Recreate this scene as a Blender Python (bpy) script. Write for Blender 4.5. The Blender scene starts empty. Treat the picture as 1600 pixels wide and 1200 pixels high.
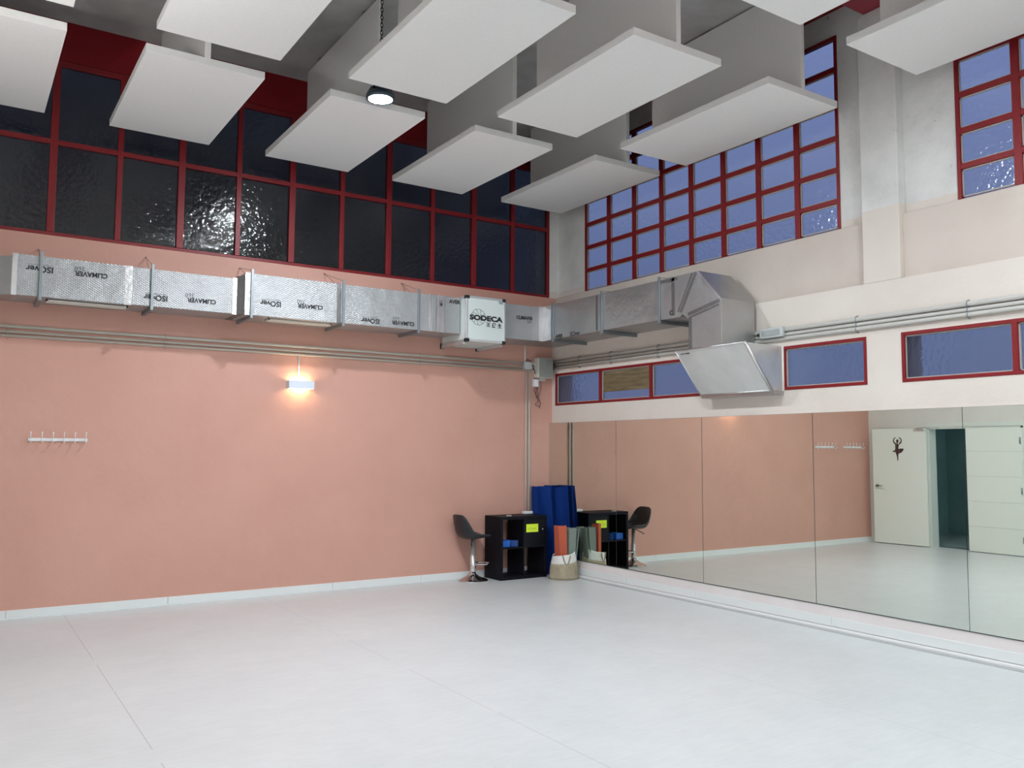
import bpy, bmesh, math, random
from mathutils import Vector, Matrix
random.seed(7)
C = bpy.context.scene.collection
S = bpy.context.scene

# ------------------------------------------------------------------ camera
YAW, PITCH, ROLL = 0.98947, 0.07695, 0.00527
CAM = Vector((-6.684, -9.260, 1.60))
fwd = Vector((math.cos(YAW)*math.cos(PITCH), math.sin(YAW)*math.cos(PITCH), math.sin(PITCH)))
rgt = Vector((math.sin(YAW), -math.cos(YAW), 0))
upv = rgt.cross(fwd)
r2 = math.cos(ROLL)*rgt + math.sin(ROLL)*upv
u2 = -math.sin(ROLL)*rgt + math.cos(ROLL)*upv
cd = bpy.data.cameras.new('camera'); cam = bpy.data.objects.new('camera', cd); C.objects.link(cam)
M = Matrix((r2, u2, -fwd)).transposed().to_4x4(); M.translation = CAM
cam.matrix_world = M
cd.sensor_width = 36; cd.lens = 36*1325.6/1600; cd.clip_end = 200; cd.clip_start = .05
S.camera = cam

# ------------------------------------------------------------------ world, lamps, exposure
LAMP_POWER = 600.0
SCONCE_POWER = 34.0
FILL_POWER = 1600.0  # strength of the added, unseen wall lights
w = bpy.data.worlds.new('dusk_sky'); S.world = w; w.use_nodes = True
bg = w.node_tree.nodes['Background']
bg.inputs[0].default_value = (0.17, 0.235, 0.46, 1); bg.inputs[1].default_value = 0.50
wn, wl = w.node_tree.nodes, w.node_tree.links
wt = wn.new('ShaderNodeTexCoord'); ws = wn.new('ShaderNodeSeparateXYZ'); wr = wn.new('ShaderNodeValToRGB')
wl.new(wt.outputs['Generated'], ws.inputs[0]); wl.new(ws.outputs['Z'], wr.inputs[0]); wl.new(wr.outputs[0], bg.inputs[0])
for i, (p, c) in enumerate(((.10, (.17, .235, .46)), (.42, (.31, .40, .76)))):
    wr.color_ramp.elements[i].position = p; wr.color_ramp.elements[i].color = (*c, 1)
S.view_settings.view_transform = 'Standard'; S.view_settings.look = 'None'
S.view_settings.gamma = 1; S.view_settings.exposure = 0.50
S.view_settings.use_curve_mapping = False
cy = S.cycles
cy.use_denoising = True; cy.max_bounces = 10; cy.diffuse_bounces = 8; cy.glossy_bounces = 5
cy.transmission_bounces = 6; cy.caustics_reflective = True; cy.caustics_refractive = False
cy.sample_clamp_indirect = 3.0; cy.use_adaptive_sampling = False

# ------------------------------------------------------------------ helpers
def tag(o, label=None, cat=None, group=None, kind=None):
    if label: o['label'] = label
    if cat: o['category'] = cat
    if group: o['group'] = group
    if kind: o['kind'] = kind
    return o

def thing(name, loc, label=None, cat=None, group=None, kind=None):
    o = bpy.data.objects.new(name, None); C.objects.link(o); o.location = loc
    o.empty_display_size = .1
    return tag(o, label, cat, group, kind)

def world_loc(o):
    v = Vector((0, 0, 0))
    while o is not None:
        v += o.location; o = o.parent
    return v

class MB:
    def __init__(s): s.b = bmesh.new()
    def box(s, x0, x1, y0, y1, z0, z1, mi=0):
        v = [s.b.verts.new(c) for c in ((x0,y0,z0),(x1,y0,z0),(x1,y1,z0),(x0,y1,z0),(x0,y0,z1),(x1,y0,z1),(x1,y1,z1),(x0,y1,z1))]
        for f in ((0,3,2,1),(4,5,6,7),(0,1,5,4),(1,2,6,5),(2,3,7,6),(3,0,4,7)):
            s.b.faces.new([v[i] for i in f]).material_index = mi
        return v
    def rbox(s, x0, x1, y0, y1, z0, z1, r=.005, seg=2):
        n = len(s.b.verts); s.b.verts.ensure_lookup_table()
        v = s.box(x0, x1, y0, y1, z0, z1)
        es = {e for q in v for e in q.link_edges}
        bmesh.ops.bevel(s.b, geom=list(es), offset=r, segments=seg, profile=.5, affect='EDGES')
        return s
    def prism(s, pts, a, d, ax='x'):
        """pts: 2D polygon in the two remaining axes, extruded along ax from a to d"""
        def P(u, v, t):
            return {'x': (t, u, v), 'y': (u, t, v), 'z': (u, v, t)}[ax]
        A = [s.b.verts.new(P(u, v, a)) for u, v in pts]; B = [s.b.verts.new(P(u, v, d)) for u, v in pts]
        n = len(pts); fs = [s.b.faces.new(A), s.b.faces.new(B[::-1])]
        for i in range(n): fs.append(s.b.faces.new((A[i], B[i], B[(i+1) % n], A[(i+1) % n])))
        bmesh.ops.recalc_face_normals(s.b, faces=fs)
        return s
    def tube(s, pts, r, n=8, closed=False, cap=True):
        pts = [Vector(p) for p in pts]; rings = []; m = len(pts)
        ref = None
        for i, p in enumerate(pts):
            if closed: t = pts[(i+1) % m]-pts[i-1]
            else: t = pts[min(i+1, m-1)]-pts[max(i-1, 0)]
            t.normalize()
            if ref is None:
                ref = Vector((0, 0, 1)) if abs(t.z) < .9 else Vector((1, 0, 0))
            a = (ref - t*ref.dot(t)).normalized(); b = t.cross(a); ref = a
            rr = r[i] if isinstance(r, (list, tuple)) else r
            rings.append([s.b.verts.new(p+rr*(math.cos(k*2*math.pi/n)*a+math.sin(k*2*math.pi/n)*b)) for k in range(n)])
        fs = []
        for i in range(m if closed else m-1):
            A, B = rings[i], rings[(i+1) % m]
            for k in range(n): fs.append(s.b.faces.new((A[k], A[(k+1) % n], B[(k+1) % n], B[k])))
        if not closed and cap:
            fs.append(s.b.faces.new(rings[0][::-1])); fs.append(s.b.faces.new(rings[-1]))
        bmesh.ops.recalc_face_normals(s.b, faces=fs)
        for f in fs: f.smooth = True
        return s
    def lathe(s, prof, cx, cy_, n=32):
        """prof: (r, z) list"""
        rings = []; fs = []
        for r, z in prof:
            if r < 1e-5: rings.append([s.b.verts.new((cx, cy_, z))])
            else: rings.append([s.b.verts.new((cx+r*math.cos(k*2*math.pi/n), cy_+r*math.sin(k*2*math.pi/n), z)) for k in range(n)])
        for A, B in zip(rings, rings[1:]):
            for k in range(n):
                q = [A[k % len(A)], A[(k+1) % len(A)], B[(k+1) % len(B)], B[k % len(B)]]
                u = []
                for t in q:
                    if t not in u: u.append(t)
                if len(u) > 2: fs.append(s.b.faces.new(u))
        bmesh.ops.recalc_face_normals(s.b, faces=fs)
        for f in fs: f.smooth = True
        return s
    def build(s, name, mat, parent=None, loc=None, bev=0):
        me = bpy.data.meshes.new(name)
        off = world_loc(parent) if parent is not None else (Vector(loc) if loc is not None else Vector((0, 0, 0)))
        if off.length > 0: bmesh.ops.translate(s.b, verts=s.b.verts, vec=-off)
        s.b.to_mesh(me); s.b.free()
        for m in (mat if isinstance(mat, (list, tuple)) else [mat]): me.materials.append(m)
        o = bpy.data.objects.new(name, me); C.objects.link(o)
        if parent is not None: o.parent = parent
        else: o.location = off
        if bev:
            md = o.modifiers.new('bevel', 'BEVEL'); md.width = bev; md.segments = 2; md.limit_method = 'ANGLE'
            md.angle_limit = math.radians(50)
        return o

def box(name, x0, x1, y0, y1, z0, z1, mat, parent=None, bev=0):
    m = MB(); m.box(x0, x1, y0, y1, z0, z1)
    return m.build(name, mat, parent, loc=((x0+x1)/2, (y0+y1)/2, z0) if parent is None else None, bev=bev)

def struct(o):
    o['kind'] = 'structure'; return o

def text(name, body, loc, size, rot, mat, parent, sx=1.0, bold=0.0, shear=0.0):
    cu = bpy.data.curves.new(name, 'FONT'); cu.body = body; cu.size = size
    cu.align_x = 'CENTER'; cu.align_y = 'CENTER'; cu.extrude = .0008; cu.offset = bold; cu.shear = shear
    cu.resolution_u = 3
    cu.materials.append(mat)
    o = bpy.data.objects.new(name, cu); C.objects.link(o); o.parent = parent
    o.scale = (sx, 1, 1)
    bpy.context.view_layer.update()
    me = bpy.data.meshes.new_from_object(o.evaluated_get(bpy.context.evaluated_depsgraph_get()))
    me.transform(Matrix.Diagonal((sx, 1, 1, 1)))
    bpy.data.objects.remove(o); bpy.data.curves.remove(cu)
    me.name = name; me.materials.clear(); me.materials.append(mat)
    o = bpy.data.objects.new(name, me); C.objects.link(o); o.parent = parent
    o.location = Vector(loc) - world_loc(parent); o.rotation_euler = rot
    return o

# ------------------------------------------------------------------ materials
def nt(name):
    m = bpy.data.materials.new(name); m.use_nodes = True
    n = m.node_tree.nodes; l = m.node_tree.links; b = n['Principled BSDF']
    return m, n, l, b

def coords(n, l, scale=(1, 1, 1), kind='Object'):
    tc = n.new('ShaderNodeTexCoord'); mp = n.new('ShaderNodeMapping'); mp.inputs['Scale'].default_value = scale
    l.new(tc.outputs[kind], mp.inputs['Vector']); return mp.outputs['Vector']

def noise(n, l, vec, scale, detail=4, rough=.55):
    t = n.new('ShaderNodeTexNoise'); t.inputs['Scale'].default_value = scale
    t.inputs['Detail'].default_value = detail; t.inputs['Roughness'].default_value = rough
    l.new(vec, t.inputs['Vector']); return t.outputs['Fac']

def ramp(n, l, fac, stops):
    r = n.new('ShaderNodeValToRGB'); e = r.color_ramp.elements
    e[0].position, e[0].color = stops[0][0], (*stops[0][1], 1)
    e[1].position, e[1].color = stops[-1][0], (*stops[-1][1], 1)
    for p, c in stops[1:-1]:
        q = e.new(p); q.color = (*c, 1)
    l.new(fac, r.inputs['Fac']); return r.outputs['Color']

def bump(n, l, b, h, strength, dist):
    bp = n.new('ShaderNodeBump'); bp.inputs['Strength'].default_value = strength; bp.inputs['Distance'].default_value = dist
    l.new(h, bp.inputs['Height']); l.new(bp.outputs['Normal'], b.inputs['Normal'])

def simple(name, col, rough=.5, metal=0.0, spec=.5, emit=None, es=0):
    m, n, l, b = nt(name)
    b.inputs['Base Color'].default_value = (*col, 1); b.inputs['Roughness'].default_value = rough
    b.inputs['Metallic'].default_value = metal; b.inputs['Specular IOR Level'].default_value = spec
    if emit:
        b.inputs['Emission Color'].default_value = (*emit, 1); b.inputs['Emission Strength'].default_value = es
    return m

def speckled(name, c0, c1, scale=8, rough=.7, bs=.15, bd=.004, bscale=60, spec=.3):
    m, n, l, b = nt(name); v = coords(n, l, kind='Object')
    l.new(ramp(n, l, noise(n, l, v, scale), [(.35, c0), (.65, c1)]), b.inputs['Base Color'])
    b.inputs['Roughness'].default_value = rough; b.inputs['Specular IOR Level'].default_value = spec
    bump(n, l, b, noise(n, l, v, bscale, 3), bs, bd)
    return m

def mixc(n, l, fac, a, b_):
    x = n.new('ShaderNodeMix'); x.data_type = 'RGBA'
    l.new(fac, x.inputs[0])
    for k, v in ((6, a), (7, b_)):
        if isinstance(v, tuple): x.inputs[k].default_value = (*v, 1)
        else: l.new(v, x.inputs[k])
    return x.outputs[2]

def math_(n, l, op, a, b_=None):
    x = n.new('ShaderNodeMath'); x.operation = op
    for k, v in ((0, a), (1, b_)):
        if v is None: continue
        if isinstance(v, (int, float)): x.inputs[k].default_value = v
        else: l.new(v, x.inputs[k])
    return x.outputs[0]

PINK = speckled('pink_plaster', (.58, .318, .255), (.61, .342, .276), 1.3, .6, .55, .01, 9, .35)
def wall_mat():
    m, n, l, b = nt('painted_concrete'); tc = n.new('ShaderNodeNewGeometry'); v = tc.outputs['Position']
    sp = n.new('ShaderNodeSeparateXYZ'); l.new(v, sp.inputs[0])
    grey = ramp(n, l, noise(n, l, v, 2.2, 8, .65), [(.3, (.60, .60, .585)), (.5, (.70, .70, .685)), (.7, (.77, .77, .75))])
    spots = ramp(n, l, noise(n, l, v, 7, 5, .7), [(.66, (1, 1, 1)), (.72, (.45, .44, .42))])
    mu = n.new('ShaderNodeMix'); mu.data_type = 'RGBA'; mu.blend_type = 'MULTIPLY'; mu.inputs[0].default_value = .7
    l.new(grey, mu.inputs[6]); l.new(spots, mu.inputs[7])
    paint = ramp(n, l, noise(n, l, v, 1.5, 4), [(.3, (.655, .60, .54)), (.7, (.705, .65, .595))])
    wob = math_(n, l, 'MULTIPLY', noise(n, l, v, 6, 2), .05)
    zz = math_(n, l, 'ADD', sp.outputs['Z'], wob)
    fac = math_(n, l, 'GREATER_THAN', zz, 3.765)
    l.new(mixc(n, l, fac, paint, mu.outputs[2]), b.inputs['Base Color'])
    b.inputs['Roughness'].default_value = .75; b.inputs['Specular IOR Level'].default_value = .25
    bump(n, l, b, noise(n, l, v, 11, 6, .6), .45, .012)
    return m
WALL = wall_mat()
WHITE = speckled('white_wall_paint', (.74, .72, .68), (.79, .77, .73), 2, .7, .15, .004, 25)
SKIRT_WALL = speckled('pinkish_white_paint', (.74, .69, .68), (.79, .75, .74), 2, .7, .15, .004, 25)
CEIL = speckled('ceiling_concrete', (.40, .39, .385), (.55, .55, .55), 1.6, .85, .5, .012, 5)
BOARD = speckled('white_acoustic_foam', (.86, .86, .85), (.88, .88, .87), 30, .95, .1, .002, 300, .1)
RED = simple('red_frame_paint', (.20, .009, .013), .4, spec=.35)
REDBEAM = simple('red_beam_paint', (.20, .008, .014), .6, spec=.2)
REDBROWN = simple('red_steel_paint', (.28, .03, .045), .6)
PUTTY = simple('window_putty', (.42, .40, .37), .8)
TRIM = simple('white_skirting', (.76, .79, .79), .4)
GREYTRIM = simple('grey_strip', (.40, .41, .41), .5)
DARKSEAM = simple('joint_shadow_filler', (.12, .12, .12), .8)
def floor_mat():
    m, n, l, b = nt('white_vinyl_floor'); v = coords(n, l)
    base = ramp(n, l, noise(n, l, v, 2.5, 8, .65), [(.3, (.585, .605, .615)), (.7, (.635, .655, .665))])
    v2 = coords(n, l, (6, 40, 1)); fine = ramp(n, l, noise(n, l, v2, 1, 3), [(.35, (.95, .95, .95)), (.65, (1, 1, 1))])
    mu = n.new('ShaderNodeMix'); mu.data_type = 'RGBA'; mu.blend_type = 'MULTIPLY'; mu.inputs[0].default_value = 1
    l.new(base, mu.inputs[6]); l.new(fine, mu.inputs[7])
    g = n.new('ShaderNodeNewGeometry'); sp = n.new('ShaderNodeSeparateXYZ'); l.new(g.outputs['Position'], sp.inputs[0])
    tot = None
    for x0, hw in ((-5.722, .002), (-3.835, .0016), (-1.95, .0012)):
        d = math_(n, l, 'ABSOLUTE', math_(n, l, 'SUBTRACT', sp.outputs['X'], x0))
        q = math_(n, l, 'LESS_THAN', d, hw)
        tot = q if tot is None else math_(n, l, 'MAXIMUM', tot, q)
    br = math_(n, l, 'GREATER_THAN', noise(n, l, g.outputs['Position'], 3.0, 4), .40)
    tot = math_(n, l, 'MULTIPLY', math_(n, l, 'MULTIPLY', tot, br), .6)
    l.new(mixc(n, l, tot, mu.outputs[2], (.16, .15, .14)), b.inputs['Base Color'])
    b.inputs['Roughness'].default_value = .33
    b.inputs['Specular IOR Level'].default_value = .55
    bump(n, l, b, noise(n, l, v, 1.1, 3), .08, .01)
    return m
FLOOR = floor_mat()
def foil(name, c=(.74, .74, .74), dia=True, metal=.72, rough=.46, wr=.35):
    m, n, l, b = nt(name); g = n.new('ShaderNodeNewGeometry'); v = g.outputs['Position']
    b.inputs['Metallic'].default_value = metal; b.inputs['Roughness'].default_value = rough
    l.new(ramp(n, l, noise(n, l, v, 4, 5), [(.3, tuple(k*.88 for k in c)), (.7, c)]), b.inputs['Base Color'])
    h = math_(n, l, 'MULTIPLY', noise(n, l, v, 5, 5, .6), wr*6)
    if dia:
        sp = n.new('ShaderNodeSeparateXYZ'); l.new(v, sp.inputs[0])
        hz = math_(n, l, 'ADD', sp.outputs['X'], sp.outputs['Y'])
        a = math_(n, l, 'SINE', math_(n, l, 'MULTIPLY', math_(n, l, 'ADD', hz, math_(n, l, 'MULTIPLY', sp.outputs['Z'], 1.7)), 170))
        c_ = math_(n, l, 'SINE', math_(n, l, 'MULTIPLY', math_(n, l, 'SUBTRACT', hz, math_(n, l, 'MULTIPLY', sp.outputs['Z'], 1.7)), 170))
        h = math_(n, l, 'ADD', h, math_(n, l, 'MULTIPLY', math_(n, l, 'MAXIMUM', a, c_), .28))
    bump(n, l, b, h, .55, .012)
    return m
FOIL = foil('duct_foil', (.50, .51, .52), rough=.42, wr=.6)
FOIL2 = foil('duct_foil_plain', (.50, .50, .50), False, .85, .36)
TAPE = foil('aluminium_tape', (.74, .74, .75), False, .9, .3, .5)
TAPED = foil('dull_aluminium_tape', (.24, .235, .24), False, .85, .4, .6)
STEEL = simple('galvanised_steel', (.30, .335, .36), .4, .8)
ALU = simple('aluminium_profile', (.72, .73, .74), .35, .7)
PANEL = simple('fan_box_panel', (.66, .72, .70), .45)
GRILLE = simple('cream_grille', (.78, .75, .68), .5)
BLACK = simple('black_plastic', (.012, .012, .014), .4)
INK = simple('black_print', (.02, .02, .022), .6)
GREYINK = simple('grey_print', (.12, .125, .13), .6)
CONDUIT = simple('beige_conduit', (.50, .47, .41), .5)
CONDUIT2 = simple('grey_conduit', (.47, .46, .43), .5)
BOXGREY = simple('grey_junction_plastic', (.50, .53, .53), .5)
CABINETGREY = speckled('grey_cloth_grille', (.27, .28, .26), (.31, .32, .30), 40, .8, .2, .002, 200)
CREAM = simple('cream_plastic', (.62, .61, .56), .5)
WIRE = simple('dark_wire', (.05, .03, .03), .6)
TIE = simple('tie_wire', (.30, .24, .22), .5, .5)
CHROME = simple('chrome', (.72, .72, .72), .12, 1.0)
SHELFM = speckled('black_brown_board', (.004, .004, .008), (.006, .006, .010), 5, .5, .05, .001, 100, .15)
DOORM = simple('black_shelf_door', (.004, .006, .010), .45, spec=.2)
STOOLM = simple('black_stool_plastic', (.014, .018, .022), .38)
MIRROR_EDGE = simple('mirror_edge', (.10, .13, .12), .4)
BLUEM = simple('blue_mat_foam', (.003, .028, .17), .75, spec=.15)
BLOCKB = simple('blue_block_foam', (.01, .12, .52), .6)
BLOCKD = simple('dark_blue_block_foam', (.008, .05, .22), .6)
ORANGE = simple('orange_mat_foam', (.46, .10, .055), .75, spec=.2)
GREYMAT = simple('grey_green_mat_foam', (.20, .235, .21), .8, spec=.2)
CANVAS = speckled('beige_canvas', (.32, .27, .19), (.40, .345, .25), 14, .9, .4, .006, 40)
CANVASW = speckled('white_canvas', (.72, .71, .68), (.78, .77, .74), 14, .9, .3, .005, 40)
ROPE = simple('brown_rope', (.30, .24, .17), .9)
NOTE = simple('neon_yellow_paper', (.68, .88, .04), .7)
NOTEINK = simple('green_pen_marks', (.30, .46, .03), .7)
WHITEP = simple('white_plastic', (.82, .83, .84), .4)
DOORW = simple('white_door_paint', (.86, .90, .84), .35)
DECAL = simple('brown_decal', (.075, .04, .035), .5)
DARKROOM = speckled('dark_corridor_paint', (.22, .33, .345), (.28, .40, .41), 1.5, .7)
OUTWALL = speckled('dark_neighbouring_render', (.085, .08, .07), (.12, .11, .10), 1.2, .9)
LAMPB = simple('dark_lamp_housing', (.05, .075, .095), .4, .5)
SILVER = simple('silver_sconce', (.70, .76, .86), .5)
LENS = simple('led_lens', (1, 1, 1), .5, emit=(.91, .98, 1.05), es=LAMP_POWER)
WARM = simple('warm_sconce_glow', (1, 1, 1), .5, emit=(1.0, .68, .36), es=SCONCE_POWER)
CHAINM = simple('dark_chain', (.02, .025, .03), .5, .5)

def mirror_mat():
    m = bpy.data.materials.new('mirror_silver'); m.use_nodes = True
    n = m.node_tree.nodes; l = m.node_tree.links; n.clear()
    o = n.new('ShaderNodeOutputMaterial'); g = n.new('ShaderNodeBsdfGlossy')
    g.inputs['Color'].default_value = (.76, .80, .74, 1); g.inputs['Roughness'].default_value = 0.0
    l.new(g.outputs[0], o.inputs[0]); return m
MIRROR = mirror_mat()
def glass(name, col, rough, bs, bd, scale=32):
    m, n, l, b = nt(name); v = coords(n, l)
    b.inputs['Base Color'].default_value = (*col, 1); b.inputs['Roughness'].default_value = rough
    b.inputs['Transmission Weight'].default_value = 1; b.inputs['IOR'].default_value = 1.45
    bump(n, l, b, noise(n, l, v, scale, 1, .4), bs, bd)
    return m
GLASSD = glass('dark_hammered_glass', (.62, .66, .70), .055, .75, .007, 27)
GLASSB = glass('blue_frosted_glass', (.80, .82, .86), .10, .75, .007, 27)
def painted_pane():
    m, n, l, b = nt('brushed_brown_paint'); v = coords(n, l, (1, 1.5, 22))
    l.new(ramp(n, l, noise(n, l, v, 1.5, 4, .7), [(.35, (.10, .075, .035)), (.6, (.20, .16, .09)), (.75, (.28, .24, .16))]), b.inputs['Base Color'])
    b.inputs['Roughness'].default_value = .5; return m
BROWNP = painted_pane()

# ================================================================== the setting
XL, YB, ZC = -7.12, -12.6, 5.82
struct(box('floor', XL-.3, .35, YB-.3, .35, -.25, 0, FLOOR))
struct(box('ceiling', XL-.3, .55, YB-.3, .35, ZC, ZC+.3, CEIL))

# pink wall (y = 0): solid below the windows, narrow concrete strip right of them
struct(box('wall_front', XL-.3, .35, 0, .3, 0, 3.655, PINK))
box_ = box('wall_front_pier', .0, .35, 0, .3, 3.655, ZC, WALL); struct(box_)
struct(box('wall_left_pier', XL-.3, XL, 0, .3, 3.655, ZC, WALL))

# window_1 : the long red framed band above the pink wall
mull = [-6.588, -5.989, -5.39, -4.79, -4.192, -3.593, -2.994, -2.395, -1.796, -1.197, -.598]
w1 = struct(thing('window_1', (-3.5, 0, 3.655)))
m = MB()
m.box(XL, 0, .0, .05, 3.655, 3.69)
m.box(XL, 0, .0, .05, 5.36, 5.42)
m.box(XL, 0, -.004, .046, 4.562, 4.612)
m.box(-.045, 0, -.003, .05, 3.69, 5.36); m.box(XL, XL+.045, -.003, .05, 3.69, 5.36)
for i, x in enumerate(mull):
    h = .034 if i % 2 else .026
    m.box(x-h, x+h, -.008, .05, 3.69, 5.36)
m.build('frame', RED, w1, bev=.003)
m = MB()
xs = [XL] + mull + [0]
for a, b in zip(xs, xs[1:]):
    m.box(a+.01, b-.01, .022, .028, 3.67, 4.58); m.box(a+.01, b-.01, .022, .028, 4.59, 5.38)
m.build('glass', GLASSD, w1)
struct(box('trim_1', XL, 0, -.01, .1, 5.42, ZC, REDBEAM))

# right wall: mirror zone, lower wall, band of low windows, parapet, pillar, upper concrete
XW = .05
struct(box('wall_right_plinth', .012, .35, YB, 0, 0, 1.955, SKIRT_WALL))
mb = MB()
Y1a, Y1b, Y2a, Y2b = -.078, -4.737, -5.07, -8.79
mb.box(XW, .35, YB, 0, 1.955, 2.187); mb.box(XW, .35, YB, 0, 2.615, 3.085)
mb.box(XW, .35, Y1a, 0, 2.187, 2.615); mb.box(XW, .35, Y2a, Y1b, 2.187, 2.615); mb.box(XW, .35, YB, Y2b, 2.187, 2.615)
struct(mb.build('wall_right', WALL, loc=(XW, -3, 0)))
mb = MB(); mb.box(.105, .35, YB, 0, 3.085, 3.66)
struct(mb.build('wall_right_parapet', speckled('pinkish_parapet_paint', (.56, .495, .44), (.61, .545, .49), 1.5, .75, .4, .01, 11, .2), loc=(.1, -3, 3.085), bev=.012))  # same paint as the wall, its dimmer light put into a darker tint
mb = MB(); UW = .15
UX = .20
mb.box(UW, UX, -.60, 0, 3.66, ZC); mb.box(UW, UX, -5.55, -4.44, 3.66, ZC); mb.box(UW, UX, YB, -8.91, 3.66, ZC)
mb.box(UW, UX, -4.44, -.60, 5.54, ZC); mb.box(UW, UX, -8.91, -5.55, 5.54, ZC)
struct(mb.build('wall_right_upper', WALL, loc=(UW, -3, 3.66)))
for k, (a, b) in enumerate(((-5.08, -4.722), (-9.78, -9.42))):
    struct(box('wall_right_pillar' if k == 0 else 'wall_right_pillar.001', XW, UW+.02, a, b, 3.085, 5.56, WALL, bev=.008))
struct(box('trim_2', XL, UW, -5.06, -4.79, 5.56, ZC, REDBROWN))          # red steel beam over the pillar
struct(box('trim_3', .07, .15, -4.79, 0, 5.785, ZC, REDBEAM))           # thin red angle at the wall head

def tall_window(name, y0, y1, ncol):
    w = struct(thing(name, (UW, (y0+y1)/2, 3.66)))
    rails = [3.94, 4.24, 4.545, 4.86, 5.215]
    st = (y0-y1)/ncol; ys = [y0-st*i for i in range(ncol+1)]
    zs = [3.66]+rails+[5.54]
    m = MB()
    m.box(UW-.01, UW+.04, y1, y0, 5.505, 5.54); m.box(UW+.005, UW+.04, y1, y0, 3.655, 3.675)
    for r in rails: m.box(UW-.008, UW+.04, y1, y0, r-.024, r+.024)
    for i, y in enumerate(ys):
        h = .03 if 0 < i < ncol else .016
        yy = min(max(y, y1+h), y0-h)
        m.box(UW-.012, UW+.04, yy-h, yy+h, 3.66, 5.53)
    m.build('frame', RED, w, bev=.003)
    m = MB(); q = MB()
    for a, b in zip(ys, ys[1:]):
        for c, d in zip(zs, zs[1:]):
            m.box(UW+.02, UW+.026, b+.01, a-.01, c+.006, d-.006)
            A, B, c_, d_ = a-.03, b+.03, c+.024, d-.024; t = .011
            q.box(UW+.008, UW+.02, B, A, c_, c_+t); q.box(UW+.008, UW+.02, B, A, d_-t, d_)
            q.box(UW+.008, UW+.02, B, B+t, c_, d_); q.box(UW+.008, UW+.02, A-t, A, c_, d_)
    m.build('glass', GLASSB, w); q.build('putty', PUTTY, w)
tall_window('window_2', -.60, -4.44, 8)
tall_window('window_3', -5.55, -8.91, 7)

def low_window(name, ys, brown=None):
    y0, y1 = ys[0], ys[-1]
    w = struct(thing(name, (XW, (y0+y1)/2, 2.187)))
    m = MB(); z0, z1 = 2.187, 2.615
    m.box(XW-.006, XW+.05, y1, y0, z0, z0+.03); m.box(XW-.006, XW+.05, y1, y0, z1-.03, z1)
    for i, y in enumerate(ys):
        h = .022 if 0 < i < len(ys)-1 else .014
        yy = min(max(y, y1+h), y0-h)
        m.box(XW-.008, XW+.05, yy-h, yy+h, z0, z1)
    m.build('frame', RED, w, bev=.003)
    g = MB(); q = MB()
    for k, (a, b) in enumerate(zip(ys, ys[1:])):
        A, B, c, d = a-.022, b+.022, z0+.03, z1-.03; t = .010
        g.box(XW+.030, XW+.036, b+.01, a-.01, z0+.01, z1-.01)
        q.box(XW+.012, XW+.03, B, A, c, c+t); q.box(XW+.012, XW+.03, B, A, d-t, d)
        q.box(XW+.012, XW+.03, B, B+t, c, d); q.box(XW+.012, XW+.03, A-t, A, c, d)
        if k == brown:
            box('brown_painted_glass', XW+.022, XW+.030, B+.012, A-.012, c+.10, d-.012, BROWNP, w)
    g.build('glass', GLASSB, w); q.build('putty', PUTTY, w)
low_window('window_4', [-.078, -1.022, -1.945, -2.885, -3.836, -4.737], brown=1)
low_window('window_5', [-5.07, -5.997, -6.93, -7.86, -8.79])

# left wall with the doorway (seen in the mirror) and back wall
DY0, DY1, DZ = -1.10, -2.70, 2.01
mb = MB(); mb.box(XL-.2, XL, DY0, 0, 0, ZC); mb.box(XL-.2, XL, YB, DY1, 0, ZC); mb.box(XL-.2, XL, DY1, DY0, DZ, ZC)
struct(mb.build('wall_left', WHITE, loc=(XL, -3, 0)))
struct(box('wall_back', XL-.3, .35, YB-.3, YB, 0, ZC, WHITE))
mb = MB(); X0, X1 = -9.8, XL-.2
mb.box(X0-.1, X0, -3.6, .2, 0, 2.6); mb.box(X0, X1, .1, .2, 0, 2.6); mb.box(X0, X1, -3.6, -3.5, 0, 2.6); mb.box(X0, X1, -3.5, .1, 2.5, 2.6)
struct(mb.build('wall_corridor', DARKROOM, loc=(-9, -1.8, 0)))
t = thing('corridor_lamp', (-8.6, -2.6, 2.44), 'small dim ceiling lamp in the dark corridor beyond the open door', 'ceiling lamp')  # lamp added out of sight to brighten the corridor
m = MB(); m.lathe([(0, 2.44), (.08, 2.45), (.10, 2.47), (.10, 2.50), (0, 2.50)], -8.6, -2.6, 20); m.build('shade', simple('dim_lamp_glow', (1, 1, 1), .5, emit=(.8, .95, 1), es=90.0), t)
struct(box('floor_corridor', X0, X1, -3.5, .1, -.1, 0, simple('corridor_floor', (.3, .36, .36), .3)))
mb = MB(); mb.box(XL, XL+.015, DY1, DY0, DZ, DZ+.07); mb.box(XL-.2, XL, DY0-.03, DY0, 0, DZ); mb.box(XL-.2, XL, DY1, DY1+.03, 0, DZ); mb.box(XL-.2, XL, DY1, DY0, DZ-.03, DZ)
struct(mb.build('trim_4', simple('door_casing', (.74, .78, .74), .4), loc=(XL, -1.8, 0)))

def leaf_mesh(L, mat, name, parent, org, ang, plank=True):
    m = MB()
    zs = [0.01, .41, .81, 1.21, 1.61, 1.995]
    for a, b in zip(zs, zs[1:]): m.box(0, L, -.02, .02, a+.003, b-.003)
    m.box(.003, L-.003, -.017, .017, .012, 1.99)
    R = Matrix.Translation(org) @ Matrix.Rotation(ang, 4, 'Z')
    bmesh.ops.transform(m.b, matrix=R, verts=m.b.verts)
    return m.build(name, mat, parent), R
d1 = struct(thing('door_1', (XL+.03, DY0, 0)))
ang = math.radians(90-4)
leaf, R = leaf_mesh(.95, DOORW, 'door_leaf', d1, Vector((XL+.045, DY0, 0)), ang)
def in_leaf(m): bmesh.ops.transform(m.b, matrix=R, verts=m.b.verts); return m
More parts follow.
